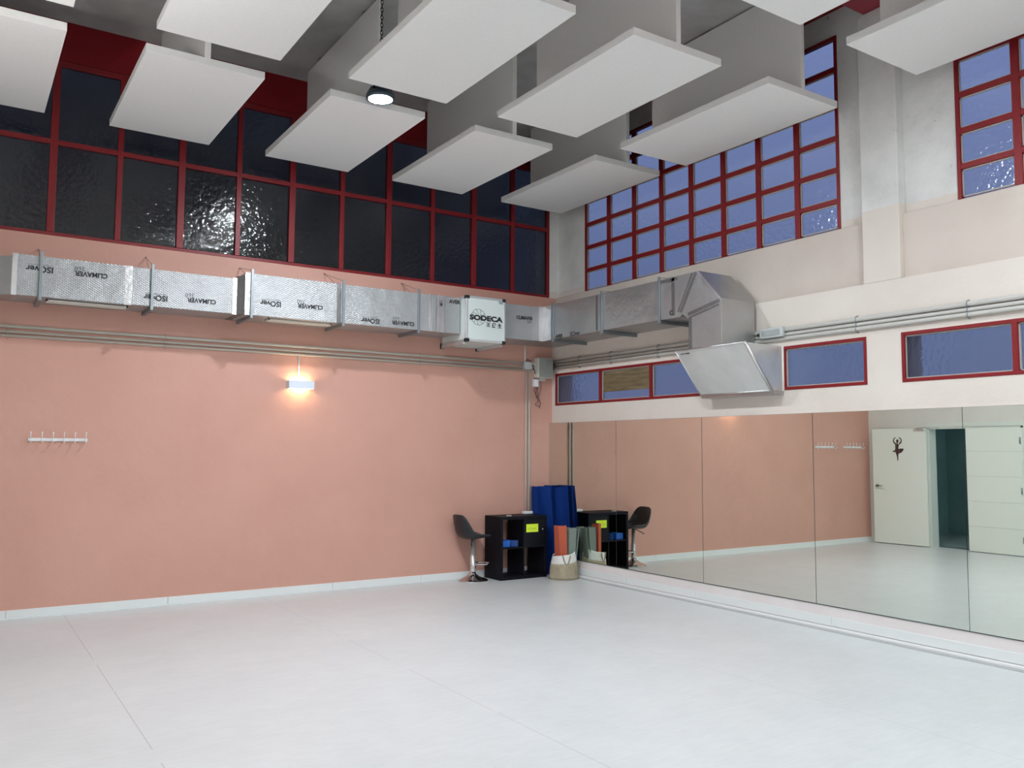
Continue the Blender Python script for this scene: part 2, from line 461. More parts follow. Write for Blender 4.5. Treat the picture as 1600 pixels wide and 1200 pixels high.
# room side of the open leaf is local -y
m = MB(); m.tube([(.875, -.02, 1.0), (.875, -.045, 1.0)], .026, 16); m.tube([(.875, -.045, 1.0), (.875, -.065, 1.0), (.76, -.068, 1.0)], .009, 8)
in_leaf(m).build('door_handle', simple('handle_metal', (.25, .25, .24), .3, .8), d1)
m = MB(); m.box(0.02, .20, -.035, -.02, 1.95, 1.985); in_leaf(m).build('door_closer', ALU, d1)
m = MB(); m.tube([(.15, -.03, 1.99), (.02, -.09, 2.0), (-.25, -.06, 2.0)], .008, 6); in_leaf(m).build('closer_arm', GREYTRIM, d1)
# dancer silhouette (thin cut vinyl)
m = MB()
def strip(pts, ws, y=-.0215):
    L_ = []; R_ = []
    for i, p in enumerate(pts):
        t = Vector(pts[min(i+1, len(pts)-1)])-Vector(pts[max(i-1, 0)]); t.normalize(); nrm = Vector((-t.y, t.x))
        L_.append(Vector(p)+nrm*ws[i]*1.25); R_.append(Vector(p)-nrm*ws[i]*1.25)
    poly = [(q.x, q.y) for q in L_] + [(q.x, q.y) for q in R_[::-1]]
    m.prism(poly, y-.0015, y+.001, 'y')
cx = .49; K = 1.18
def D(u, v): return (cx+u*K, 1.45+v*K)
strip([D(0, .03), D(.004, .08), D(.012, .14)], [.007, .014, .028])                 # standing leg, calf to thigh
strip([D(0, -.01), D(.002, .03)], [.004, .009])
strip([D(.012, .13), D(.01, .17), D(.008, .205), D(.005, .235)], [.032, .022, .024, .03])   # hips, waist, chest
strip([D(.0, .135), D(-.05, .15), D(-.085, .155)], [.02, .020, .012])           # bent thigh
strip([D(-.085, .165), D(-.05, .12), D(-.01, .10)], [.012, .012, .008])         # shin back to knee
strip([D(.04, .125), D(.06, .13), D(.075, .128)], [.012, .010, .003])
strip([D(.004, .235), D(.003, .262)], [.009, .008])
m.prism([(D(0, .28)[0]+.022*math.cos(a*.524), D(0, .28)[1]+.029*math.sin(a*.524)) for a in range(12)], -.023, -.0205, 'y')
for s_ in (1, -1):
    strip([D(.026*s_, .238), D(.055*s_, .262), D(.060*s_, .295), D(.040*s_, .325), D(.022*s_, .328)], [.011, .009, .007, .006, .004])
in_leaf(m).build('dancer_silhouette', DECAL, d1)
d2 = struct(thing('door_2', (XL, DY1, 0)))
m = MB(); zs = [0.01, .41, .81, 1.21, 1.61, 1.98]
for a, b in zip(zs, zs[1:]): m.box(XL-.03, XL+.01, DY1+.03, -1.815, a+.0012, b-.0012)
m.build('door_leaf', DOORW, d2)
m = MB()
for z in (.25, 1.0, 1.78): m.tube([(XL+.018, DY1+.04, z-.05), (XL+.018, DY1+.04, z+.05)], .012, 8)
m.build('hinge', STEEL, d2)

# baseboards
def baseboard(name, x0, x1, yy, mat):
    m = MB(); gaps = [x0, -6.2, -4.78, -3.02, -1.9, x1]
    gaps = [g for g in gaps if x0 <= g <= x1]
    for a, b in zip(gaps, gaps[1:]): m.box(a, b-.003, yy-.012, yy, .014, .085)
    m.box(x0, x1, yy-.022, yy, 0, .014)
    return struct(m.build(name, mat, loc=((x0+x1)/2, yy, 0), bev=.002))
baseboard('baseboard_front', XL, 0.0, 0, TRIM)
m = MB(); ys = [0, -1.55, -2.66, -4.34, -6.1, -7.8, -9.5, -11.2, YB]
for a, b in zip(ys, ys[1:]): m.box(.002, .012, b+.003, a, .03, .108)
struct(m.build('baseboard_right', TRIM, loc=(.01, -4, 0), bev=.002))
m = MB(); m.box(-.03, .012, YB, 0, .0, .022)
struct(m.build('trim_5', WHITEP, loc=(0, -4, 0), bev=.004))
struct(box('trim_6', -.10, -.03, YB, 0, 0, .004, GREYTRIM))
struct(box('baseboard_left', XL, XL+.012, YB, DY1-.0, 0, .085, TRIM))

# outside: dark neighbouring wall behind the pink-wall windows
struct(box('neighbouring_wall', -12, 1.6, 1.6, 1.9, 0, 9.5, OUTWALL))

# ================================================================== mirrors
MY = [0, -1.3795, -2.786, -4.190, -5.598, -7.005]
MW = ['first wall mirror from the corner, behind the grey mats', 'second wall mirror from the corner, reflecting plain pink wall and the wall light glow',
      'third wall mirror from the corner, below the silver duct outlet', 'fourth wall mirror from the corner, reflecting coat hooks and the dancer door',
      'fifth wall mirror from the corner, at the right edge, reflecting a white door']
for k in range(5):
    a, b = MY[k], MY[k+1]
    m = MB(); m.box(.0, .006, b+.003, a-.003, .21, 1.953)
    for f in m.b.faces:
        if f.normal.x < -.5 or abs(sum(v.co.x for v in f.verts)) < 1e-6: f.material_index = 1
    o = m.build('mirror_panel', [MIRROR_EDGE, MIRROR], loc=(.003, (a+b)/2, .21))
    o.rotation_euler = (0, 0, math.radians([0, .05, -.03, .04, .22][k]))
    tag(o, MW[k], 'mirror', 'wall mirrors')
struct(box('trim_7', .0065, .012, YB, 0, .2, 1.955, MIRROR_EDGE))

# ================================================================== ceiling baffles
def baffle(xc, y0, y1, label):
    t = thing('acoustic_baffle', (xc, (y0+y1)/2, 4.75), label, 'acoustic panel', 'white suspended acoustic baffles')
    m = MB(); m.box(xc-.475, xc+.475, y0, y1, 4.75, 4.815); m.build('horizontal_panel', BOARD, t, bev=.003)
    m = MB(); m.box(xc-.025, xc+.025, y0+.005, y1-.005, 4.815, ZC-.02); m.build('upright_board', BOARD, t, bev=.003)
    for yy in (y0+.35, y1-.35):
        m = MB(); m.box(xc-.03, xc+.03, yy-.03, yy+.03, ZC-.02, ZC); m.build('ceiling_bracket', STEEL, t)
cols = [-6.58, -5.07, -3.53, -2.025, -.50]
r1 = (-2.20, -.295); r2_ = (-4.555, -2.615); r3 = (-7.29, -5.35)
lab1 = ['white baffle nearest the pink wall, cut by the left edge of the frame', 'white baffle nearest the pink wall, just above the dark glass left of the lamp',
        'white baffle nearest the pink wall, right behind the lit hanging lamp', 'white baffle nearest the pink wall, next one right of the lit lamp',
        'smallest looking white baffle, above the corner of pink wall and mirror wall']
lab2 = ['white baffle of the middle row, only a sliver in the top left corner', 'large white middle row baffle, cut by the top edge left of the lamp chain',
        'large white baffle of the middle row, right above the lit lamp', 'large white baffle of the middle row, in the top centre right of the lamp glare',
        'white baffle of the middle row, in front of the blue gridded window']
for x, t in zip(cols, lab1): baffle(x, *r1, t)
for x, t in zip(cols, lab2): baffle(x, *r2_, t)
baffle(-2.05, *r3, 'white baffle of the nearest row, cut by the top edge left of the pillar head')
baffle(-.545, *r3, 'white baffle of the nearest row, in the top right corner before the pillar')

# ================================================================== lamps
def lamp(x, y, label):
    t = thing('high_bay_lamp', (x, y, 4.74), label, 'ceiling lamp', 'hanging LED lamps')
    m = MB(); m.lathe([(0, 4.730), (.06, 4.732), (.117, 4.742)], x, y, 32)
    m.build('lens', LENS, t)
    m = MB(); m.lathe([(.106, 4.735), (.128, 4.735), (.132, 4.755), (.122, 4.79), (.08, 4.80), (.07, 4.845), (.035, 4.855), (.03, 4.875), (0, 4.877)], x, y, 32)
    for k in range(16):
        a = k*math.pi/8; c, s_ = math.cos(a), math.sin(a)
        v = [(x+c*.07, y+s_*.07, 4.80), (x+c*.118, y+s_*.118, 4.795), (x+c*.09, y+s_*.09, 4.84), (x+c*.07, y+s_*.07, 4.845)]
        p = Vector((-s_, c, 0))*.003
        A = [m.b.verts.new(Vector(q)+p) for q in v]; B = [m.b.verts.new(Vector(q)-p) for q in v]
        m.b.faces.new(A); m.b.faces.new(B[::-1])
        for i in range(4): m.b.faces.new((A[i], B[i], B[(i+1) % 4], A[(i+1) % 4]))
    m.build('housing', LAMPB, t)
    m = MB(); z = 4.87; i = 0
    while z < ZC-.01:
        pts = []
        for k in range(10):
            a = k*math.pi/5; u, v = .011*math.cos(a), .024*math.sin(a)
            pts.append((x+u*(i % 2), y+u*((i+1) % 2), z+.02+v))
        m.tube(pts, .004, 5, closed=True); z += .036; i += 1
    m.build('chain', CHAINM, t)
lamp(-3.61, -2.40, 'lit LED high bay lamp hanging on a chain below the white baffles')
lamp(-3.50, -4.70, 'LED high bay lamp hanging on a chain just above the top edge of the photo')
lamp(-1.70, -7.60, 'LED high bay lamp in the middle of the room, behind the visible baffles')  # out of view, added to brighten the right side and front floor
lamp(-3.60, -10.2, 'LED high bay lamp nearest the back wall')  # out of view, added to even out the floor brightness

# wall lights: one on the pink wall, the others unseen fill, added to brighten ceiling and boards
def wall_light(org, rz, label, up, down, feed=True):
    t = thing('wall_light', org, label, 'wall lamp', 'up and down wall lights'); t.rotation_euler = (0, 0, rz)
    h = .0435; w_ = .145
    def put(m, n_, mt, bev=0):
        o = m.build(n_, mt, None, bev=bev); o.parent = t; return o
    m = MB(); m.box(-w_, w_, -.10, -.094, -h, h); m.box(-w_, -w_+.006, -.094, -.001, -h, h); m.box(w_-.006, w_, -.094, -.001, -h, h); m.box(-w_+.006, w_-.006, -.007, -.001, -h, h)
    m.box(-w_+.006, w_-.006, -.094, -.007, -.008, .008)
    put(m, 'housing', SILVER)
    m = MB(); m.box(-w_+.05, w_-.05, -.08, -.02, .008, .018); put(m, 'upper_lamp', up)
    m = MB(); m.box(-w_+.05, w_-.05, -.08, -.02, -.018, -.008); put(m, 'lower_lamp', down)
    if feed:
        m = MB(); m.tube([(-.01, -.014, h), (-.01, -.014, .338)], .009, 8); put(m, 'feed_conduit', WHITEP)
FILL_UP = simple('bright_uplight', (1, 1, 1), .5, emit=(1.0, .97, .92), es=FILL_POWER)  # emission for the unseen fill fixtures added on the other walls
FILL_DN = simple('bright_downlight', (1, 1, 1), .5, emit=(1.0, .97, .92), es=FILL_POWER*.25)
wall_light((-3.465, 0, 2.3065), 0, 'silver up and down wall light glowing warm on the pink wall', WARM, WARM)
wall_light((XL, -4.6, 3.5), math.radians(90), 'silver wall light on the door wall, above door height', FILL_UP, FILL_DN, False)
wall_light((XL, -10.0, 2.6), math.radians(90), 'silver wall light on the door wall, nearest the back wall', FILL_UP, FILL_DN, False)
wall_light((-4.6, YB, 2.6), math.radians(180), 'silver wall light on the back wall, left one', FILL_UP, FILL_DN, False)
wall_light((-1.8, YB, 2.6), math.radians(180), 'silver wall light on the back wall, nearer the mirrors', FILL_UP, FILL_DN, False)

# ================================================================== conduits
def pipe(name, pts, r, mat, clips, label, cat='conduit', group=None):
    t = thing(name, pts[0], label, cat, group)
    m = MB(); m.tube(pts, r, 10); m.build('tube', mat, t)
    if clips:
        for c in clips:
            m = MB(); x, y, z = c
            if abs(x) < .2: m.box(x-r*1.25-.006+.0, XW, y-.008, y+.008, z-r-.004, z+r+.004) if False else m.tube([(XW, y, z-r-.012), (x-r*.6, y, z-r-.003), (x-r-.003, y, z), (x-r*.6, y, z+r+.003), (XW, y, z+r+.012)], .0045, 5)
            else: m.tube([(x, -.0, z-r-.012), (x, y-r*.6, z-r-.003), (x, y-r-.003, z), (x, y-r*.6, z+r+.003), (x, 0, z+r+.012)], .0045, 5)
            m.build('clip', STEEL if abs(x) < .2 else CONDUIT, t)
    return t
for z, r, lb in ((2.735, .0165, 'topmost'), (2.683, .0125, 'middle'), (2.645, .0125, 'lowest')):
    y = -r-.002
    pipe('conduit_pipe', [(XL, y, z), (-3.5, y, z+.004), (-.44, y, z)], r, CONDUIT,
         [(x, y, z) for x in (-6.3, -4.9, -3.4, -1.95)], lb+' of the three beige conduits running along the pink wall', 'conduit', 'beige conduits along the pink wall')
    pipe('conduit_pipe', [(-.31, y, z), (.02, y, z), (.03, -.05, z+.01)], r, CONDUIT, None,
         lb+' of the short conduit stubs between junction box and corner, behind the grey speaker', 'conduit', 'short corner conduits')
for z, r, lb in ((2.776, .021, 'topmost'), (2.730, .017, 'middle'), (2.690, .020, 'lowest')):
    x = XW-r-.002
    pipe('conduit_pipe', [(x, -.05, z), (x, -3.0, z), (x, -9.5, z)], r, CONDUIT2,
         [(x, y, z) for y in (-.62, -1.25, -2.1, -4.66, -5.66, -6.6)], lb+' of the three grey conduits along the white wall above the low windows', 'conduit', 'grey conduits along the white wall')
for x, lb in ((-.387, 'left of the two vertical conduits running down behind the black shelf'), (-.335, 'right of the two vertical conduits running down behind the black shelf')):
    pipe('conduit_pipe', [(x, -.015, .10), (x, -.015, 1.5), (x, -.015, 2.66)], .0125, CONDUIT, [(x, -.015, z) for z in (1.15, 1.9)], lb, 'conduit', 'vertical conduits')
pipe('conduit_pipe', [(-.405, -.013, 2.74), (-.41, -.013, 2.97)], .010, WHITEP, None, 'short white conduit rising from the junction box to the duct', 'conduit')
t = thing('junction_box', (-.375, 0, 2.655), 'small grey square junction box on the pink wall near the corner', 'junction box')
MB().rbox(-.432, -.318, -.055, 0, 2.655, 2.755, .006).build('box', BOXGREY, t)
m = MB(); m.tube([(-.41, -.03, 2.755), (-.38, -.04, 2.79), (-.33, -.04, 2.77), (-.29, -.03, 2.70), (-.25, -.04, 2.60)], .006, 6); m.build('cable', WIRE, t)

# speaker box in the corner
t = thing('wall_speaker', (-.135, 0, 2.54), 'grey box speaker mounted high in the corner on the pink wall', 'speaker')
MB().rbox(-.255, -.018, -.11, -.0, 2.55, 2.815, .004).build('cabinet', CREAM, t)
MB().rbox(-.245, -.028, -.116, -.11, 2.56, 2.805, .002).build('grille', CABINETGREY, t)
m = MB(); m.box(-.20, -.10, -.05, 0, 2.51, 2.55); m.build('bracket', CREAM, t)
t = thing('power_adapter', (-.25, 0, 2.44), 'small white socket with looped dark wires under the grey speaker', 'socket')
MB().rbox(-.285, -.215, -.06, 0, 2.43, 2.53, .004).build('socket_body', WHITEP, t)
m = MB(); m.tube([(-.24, -.04, 2.43), (-.27, -.03, 2.38), (-.22, -.03, 2.30), (-.20, -.03, 2.24), (-.25, -.03, 2.20), (-.22, -.03, 2.17)], .004, 5)
m.tube([(-.21, -.04, 2.46), (-.21, -.03, 2.36), (-.20, -.03, 2.29), (-.16, -.03, 2.22), (-.18, -.03, 2.15), (-.21, -.03, 2.19)], .004, 5)
m.tube([(-.17, -.04, 2.52), (-.15, -.03, 2.42), (-.18, -.03, 2.33), (-.23, -.03, 2.28), (-.24, -.03, 2.35), (-.22, -.03, 2.43)], .004, 5)
m.build('wire', WIRE, t)

# emergency light fixture
t = thing('emergency_light', (.0, -3.73, 2.74), 'small white emergency light fixed on the grey conduits right of the silver duct', 'emergency light')
MB().rbox(-.035, .012, -3.89, -3.61, 2.705, 2.80, .012).build('housing', BOXGREY, t)
MB().rbox(-.042, -.035, -3.855, -3.645, 2.725, 2.78, .004).build('diffuser', simple('clear_diffuser', (.34, .37, .37), .2), t)
m = MB(); m.tube([(-.01, -3.61, 2.75), (-.0, -3.57, 2.75)], .016, 8); m.build('cable_gland', BLACK, t)

# ================================================================== air ducts
UPS = (math.radians(90), math.radians(180), 0)      # upside-down print on a face that looks to -y
UPR = (math.radians(90), 0, 0)
ZB = 2.975
def bracket(x, yf, zt, hook, parent, z0=ZB):
    m = MB(); m.box(x-.013, x+.013, yf-.022, yf-.002, z0-.035, zt+.045)
    m.box(x-.016, x+.016, yf-.01, -.0, z0-.037, z0-.001)
    b = m.build('hanger', STEEL, parent, bev=.002)
    m = MB(); hx, hz = hook
    m.tube([(x, yf-.01, zt+.03), (hx, -.006, hz)], .003, 5); m.tube([(x, yf+.16, zt+.002), (hx, -.006, hz)], .003, 5)
    m.tube([(hx, 0, hz), (hx, -.02, hz)], .006, 6)
    m.build('tie_wire', TIE, b)
def logos(items, yf, parent):
    for kind, x, z in items:
        y = yf-.0015
        if kind == 'iso':
            text('printed_logo', 'ISOver', (x, y, z), .078, UPS, INK, parent, 1.0, .0022)
            m = MB(); m.box(x-.10, x+.10, y-.0005, y+.001, z+.036, z+.039); m.build('logo_underline', GREYINK, parent)
        elif kind == 'clim': text('printed_logo', 'CLIMAVER', (x, y, z), .062, UPS, INK, parent, .98, .0022)
        elif kind == '360': text('printed_number', '360', (x, y, z), .056, UPS, GREYINK, parent, 1.1, 0)
def seam(x0, x1, yf, zt, parent, mat=None, z0=ZB, name='tape_strip'):
    m = MB(); m.box(x0, x1, yf-.003, yf+.02, z0-.003, zt+.003); m.build(name, mat or TAPE, parent, bev=.001)

d = thing('air_duct', (-4.5, 0, ZB), 'long silver foil air duct along the pink wall, left of the fan box', 'air duct')
m = MB(); m.prism([(XL, 0), (XL, -.34), (-6.42, -.34), (-6.30, -.44), (-6.30, 0)], ZB, 3.33, 'z')
m.build('duct_section', FOIL2, d)
m = MB(); m.box(-6.30, -5.33, -.44, 0, ZB, 3.352); m.build('duct_section', FOIL, d, bev=.004)
m = MB(); m.box(-5.33, -4.30, -.44, 0, ZB+.003, 3.350); m.build('duct_section', FOIL, d, bev=.004)
m = MB(); m.prism([(-4.30, 0), (-4.30, -.44), (-4.235, -.50), (-4.235, 0)], ZB, 3.375, 'z'); m.build('duct_section', TAPED, d)
m = MB(); m.box(-4.235, -3.18, -.50, 0, ZB-.002, 3.41); m.build('duct_section', FOIL, d, bev=.004)
m = MB(); m.box(-3.18, -2.06, -.50, 0, ZB, 3.408); m.build('duct_section', FOIL, d, bev=.004)
m = MB(); m.box(-2.06, -1.68, -.50, 0, ZB, 3.408); m.build('duct_section', FOIL, d, bev=.004)
seam(-6.31, -6.27, -.44, 3.352, d); seam(-5.37, -5.30, -.44, 3.352, d)
seam(-4.345, -4.30, -.44, 3.352, d); seam(-4.235, -4.18, -.50, 3.41, d)
seam(-3.235, -3.18, -.50, 3.41, d, TAPED); seam(-2.09, -2.065, -.50, 3.41, d)
seam(-2.02, -1.985, -.50, 3.41, d, FOIL2); seam(-1.985, -1.905, -.502, 3.41, d); seam(-1.905, -1.88, -.50, 3.41, d, FOIL2)
logos([('iso', -6.089, 3.231), ('clim', -5.66, 3.229), ('360', -5.76, 3.275), ('iso', -5.082, 3.069), ('clim', -4.646, 3.081), ('360', -4.765, 3.127)], -.44, d)
logos([('iso', -3.962, 3.115), ('clim', -3.532, 3.123), ('360', -3.639, 3.168), ('iso', -2.831, 3.032), ('clim', -2.427, 3.038), ('360', -2.516, 3.084)], -.50, d)
text('printed_number', '00', (-1.945, -.507, 3.33), .05, UPR, GREYINK, d); text('printed_logo', 'ai', (-1.94, -.507, 3.295), .06, UPS, INK, d, 1, .002)
text('printed_logo', 'AVER', (-1.755, -.502, 3.351), .062, UPR, INK, d, .98, .0022)
for x, yf, zt, hk in ((-6.08, -.44, 3.352, (-6.078, 3.498)), (-5.12, -.44, 3.352, (-5.115, 3.549)), (-4.165, -.50, 3.41, (-4.161, 3.553)),
                      (-3.16, -.50, 3.41, (-3.201, 3.605)), (-2.235, -.50, 3.41, (-2.217, 3.604))):
    bracket(x, yf, zt, hk, d)
for x0 in (-6.02, -3.95):
    yb = -.36 if x0 < -5 else -.40
    m = MB(); m.box(x0, x0+.70, yb, yb+.012, ZB-.022, ZB); m.box(x0, x0+.70, yb+.11, yb+.122, ZB-.022, ZB); m.box(x0, x0+.012, yb, yb+.12, ZB-.022, ZB); m.box(x0+.688, x0+.70, yb, yb+.12, ZB-.022, ZB)
    for k in range(5): m.box(x0+.01, x0+.69, yb+.018+.019*k, yb+.028+.019*k, ZB-.018, ZB-.004)
    m.box(x0, x0+.70, yb, yb+.12, ZB-.006, ZB)
    g = m.build('air_grille', GRILLE, d); g['label'] = 'cream slot grille under the duct'

# fan box
f = thing('fan_box', (-1.40, 0, 2.875), 'pale green square fan box with black corners and printed lettering on the duct', 'ventilation unit')
fx0, fx1, fy, fz0, fz1 = -1.675, -1.12, -.64, 2.875, 3.425
MB().rbox(fx0+.01, fx1-.01, fy+.004, -.03, fz0+.006, fz1-.006, .004).build('cabinet', PANEL, f)
m = MB(); p_ = .028
for a, b in ((fx0, fx0+p_), (fx1-p_, fx1)):
    for yy in (fy, -.03-p_): m.box(a, b, yy, yy+p_, fz0, fz1)
    for zz in (fz0, fz1-p_): m.box(a, b, fy, -.03, zz, zz+p_)
for yy in (fy, -.03-p_):
    for zz in (fz0, fz1-p_): m.box(fx0, fx1, yy, yy+p_, zz, zz+p_)
m.build('profile_frame', ALU, f, bev=.004)
for xx in (fx0-.003, fx1-.047):
    for zz in (fz0-.003, fz1-.037):
        MB().rbox(xx, xx+.05, fy-.004, fy+.05, zz, zz+.04, .005).build('corner_piece', BLACK, f)
for xx in (fx0-.0, fx1-.04):
    m = MB(); m.box(xx, xx+.035, fy+.06, -.005, fz0-.03, fz0); m.build('mounting_rail', ALU, f, bev=.003)
for xx in (fx0-.003, fx1-.047): MB().rbox(xx, xx+.045, -.035, -.004, fz0-.033, fz0+.03, .003).build('corner_piece', BLACK, f)
yt = fy+.0025
text('printed_lettering', 'SODECA', (-1.395, yt, 3.165), .082, UPR, INK, f, 1.42, .0048)
m = MB(); ccx, ccz = -1.505, 3.175
ring = []
N = 72
for k in range(N):
    a = k*2*math.pi/N; rr = .092+.007*abs(math.cos(4.5*a)); ring.append((ccx+rr*math.cos(a), yt, ccz+rr*math.sin(a)))
m.tube(ring, .0022, 5, closed=True)
for k in range(9):
    a0 = k*2*math.pi/9+.35
    pts = []
    for j in range(6):
        tt = j/5; a = a0+.55*math.sin(tt*math.pi*.5)-.4; rr = .035+.058*tt; pts.append((ccx+rr*math.cos(a), yt, ccz+rr*math.sin(a)))
    m.tube(pts, .002, 5)
m.build('printed_rosette', INK, f)
m = MB()
def stroke(pts, r=.004): m.tube([(x, yt, z) for x, z in pts], r, 5)
x, z = -1.365, 3.095
for sx_, sz_ in ((-1, 1), (1, 1), (-1, -1), (1, -1)):
    stroke([(x+sx_*.004, z+sz_*.004), (x+sx_*.024, z+sz_*.012), (x+sx_*.022, z+sz_*.028), (x+sx_*.008, z+sz_*.024), (x+sx_*.004, z+sz_*.004)], .003)
x = -1.283
stroke([(x+.024*math.cos(a*.5), z+.026*math.sin(a*.5)) for a in range(12)], .005)
stroke([(x-.012, z-.004), (x, z+.01), (x+.01, z-.006), (x-.012, z-.006)], .003); stroke([(x-.03, z-.02), (x-.022, z-.028), (x+.002, z-.03)], .003)
x = -1.205
stroke([(x-.028, z-.028), (x+.028, z-.028)], .003); stroke([(x-.02, z-.01), (x, z+.002), (x+.022, z+.012)], .004)
stroke([(x+.004, z-.026), (x, z), (x-.002, z+.026)], .006); stroke([(x-.024, z+.004), (x-.004, z+.016)], .004); stroke([(x+.024, z-.012), (x+.004, z+.008)], .004)
m.build('printed_icons', INK, f)
m = MB(); m.box(-1.215, -1.155, yt-.002, yt+.001, 3.36, 3.40); m.build('rating_label', simple('grey_label', (.30, .36, .38), .5), f)
m = MB(); m.tube([(-1.12, -.2, 3.40), (-1.03, -.15, 3.47), (-.97, -.1, 3.46), (-.95, -.05, 3.44), (-.95, -.3, 3.41)], .006, 5); m.build('cable', WIRE, f)

# duct between fan box and corner, then along the mirror wall, elbow and outlet
d = thing('air_duct', (-.3, -2, ZB), 'silver foil air duct turning the corner and dropping to an outlet on the white wall', 'air duct')
XF = -.47
m = MB(); m.box(-1.12, -.62, -.50, 0, ZB, 3.408); m.build('duct_section', FOIL, d, bev=.004)
m = MB(); m.prism([(-.62, 0), (-.62, -.50), (XF, -.50-.02), (XF, -.72), (XW, -.72), (XW, 0)], ZB, 3.41, 'z'); m.build('duct_section', FOIL2, d)
seam(-.625, -.60, -.50, 3.41, d, FOIL2)
m = MB(); m.prism([(-.535, -.513), (XF-.003, -.523), (XF-.003, -.70), (XF-.008, -.70), (XF-.008, -.53), (-.535, -.519)], ZB-.004, 3.414, 'z'); m.build('tape_strip', TAPE, d)
m = MB(); m.box(XF, XW, -1.70, -.72, ZB, 3.41); m.build('duct_section', FOIL2, d, bev=.004)
m = MB(); m.box(XF, XW, -2.66, -1.70, ZB+.003, 3.408); m.build('duct_section', FOIL2, d, bev=.004)
m = MB(); m.prism([(-2.66, 3.41), (-3.22, 3.41), (-3.52, 3.09), (-3.52, 2.60), (-3.075, 2.60), (-3.075, 2.93), (-2.99, 3.0), (-2.95, ZB), (-2.66, ZB)], XF, .008, 'x')
e = m.build('elbow', FOIL2, d, bev=.003)
def face_strip(p, q, w_, mat, x=XF):
    p, q = Vector(p), Vector(q); t_ = (q-p).normalized(); n_ = Vector((-t_.y, t_.x))*w_/2
    m = MB(); m.prism([tuple(p+n_), tuple(q+n_), tuple(q-n_), tuple(p-n_)], x-.003, x+.001, 'x'); m.build('tape_strip', mat, d)
face_strip((-3.19, 3.40), (-2.965, 3.02), .035, TAPED); face_strip((-3.135, 3.40), (-2.93, 3.03), .02, TAPED)
face_strip((-3.22, 3.40), (-3.51, 3.085), .018, TAPE)
face_strip((-3.50, 3.07), (-3.07, 2.985), .035, TAPED); face_strip((-3.49, 3.03), (-3.09, 2.95), .018, TAPED)
face_strip((-2.86, 3.40), (-2.86, 3.0), .045, TAPED); face_strip((-2.68, 3.38), (-2.92, 3.38), .035, TAPED)
face_strip((-3.10, 2.95), (-3.10, 2.62), .045, TAPED); face_strip((-1.60, 3.40), (-1.60, ZB+.01), .03, TAPED)
for y, hz in ((-.745, 3.47), (-1.70, 3.49), (-2.66, 3.49)):
    m = MB(); m.box(XF-.022, XF-.002, y-.014, y+.014, ZB-.035, 3.44); m.box(XF-.01, XW, y-.016, y+.016, ZB-.037, ZB-.001)
    b = m.build('hanger', STEEL, d, bev=.002)
    m = MB(); m.tube([(XF-.01, y, 3.43), (.08, y+.05, hz)], .003, 5); m.tube([(.085, y+.05, hz), (.06, y+.05, hz)], .006, 6); m.build('tie_wire', TIE, b)
EAST = (math.radians(90), 0, math.radians(-90))
text('printed_logo', 'CLIMAVER', (-.745, -.5015, 3.248), .058, UPR, INK, d, .92, .0022)
text('printed_number', '360', (-.672, -.5015, 3.205), .05, UPR, GREYINK, d)
text('printed_logo', 'AVER', (XF-.0015, -.86, 3.0), .062, EAST, INK, d, .95, .0022)
text('printed_logo', 'ISOver', (XF-.0015, -1.18, 2.998), .072, EAST, INK, d, .95, .001)
text('printed_logo', 'C', (XF-.0045, -2.83, 3.03), .07, EAST, INK, d, 1, .002)
# outlet hood
hy0, hy1 = -3.83, -2.90
m = MB(); m.prism([(XW, 2.62), (-.484, 2.62), (-.127, 2.18), (XW, 2.18)], hy0, hy1, 'y')
m.build('outlet_hood', foil('bright_hood_foil', (.80, .82, .80), False, .6, .33, .2), d, bev=.003)
m = MB(); m.prism([(-.10, 2.18), (-.10, 2.145), (XW, 2.145), (XW, 2.18)], hy0, hy1+.02, 'y'); m.build('outlet_lip', FOIL2, d)
def edge_tape(p, q, w_=.018, mat=TAPE):
    m = MB(); m.tube([p, q], w_/2, 6); m.build('edge_tape', mat, d)
edge_tape((-.488, hy0+.004, 2.62), (-.127, hy0+.004, 2.18), .034); edge_tape((-.488, hy1, 2.62), (-.127, hy1, 2.18), .012)
edge_tape((-.486, hy0, 2.622), (-.486, hy1, 2.622), .014); edge_tape((XW-.004, hy0, 2.62), (XW-.004, hy0, 2.18), .03, GRILLE)
edge_tape((-.127, hy0, 2.18), (-.127, hy1, 2.18), .016)
text('printed_logo', 'Isover', (-.462, -3.02, 2.59), .055, (math.radians(90-39), 0, math.radians(-90)), INK, d, 1, .001)

# ================================================================== coat racks
def coat_rack(x0, label):
    t = thing('coat_rack', (x0+.253, 0, 1.66), label, 'coat rack', 'white coat hook rails')
    MB().rbox(x0, x0+.506, -.018, 0, 1.655, 1.685, .003).build('rail', WHITEP, t)
    for k in range(6):
        x = x0+.018+k*.094
        m = MB(); m.tube([(x, -.018, 1.68), (x, -.05, 1.69), (x, -.062, 1.71), (x, -.064, 1.735)], .0045, 6)
        m.tube([(x, -.018, 1.665), (x, -.045, 1.645), (x, -.07, 1.64), (x, -.08, 1.66)], .0045, 6)
        m.lathe([(0, 1.73), (.007, 1.734), (.007, 1.742), (0, 1.746)], x, -.064, 8)
        m.lathe([(0, 1.655), (.007, 1.659), (.007, 1.667), (0, 1.671)], x, -.08, 8)
        m.build('hook', WHITEP, t)
coat_rack(-6.09, 'white six hook coat rail on the left part of the pink wall')
coat_rack(-6.875, 'white coat rail whose end just shows at the left edge of the frame')

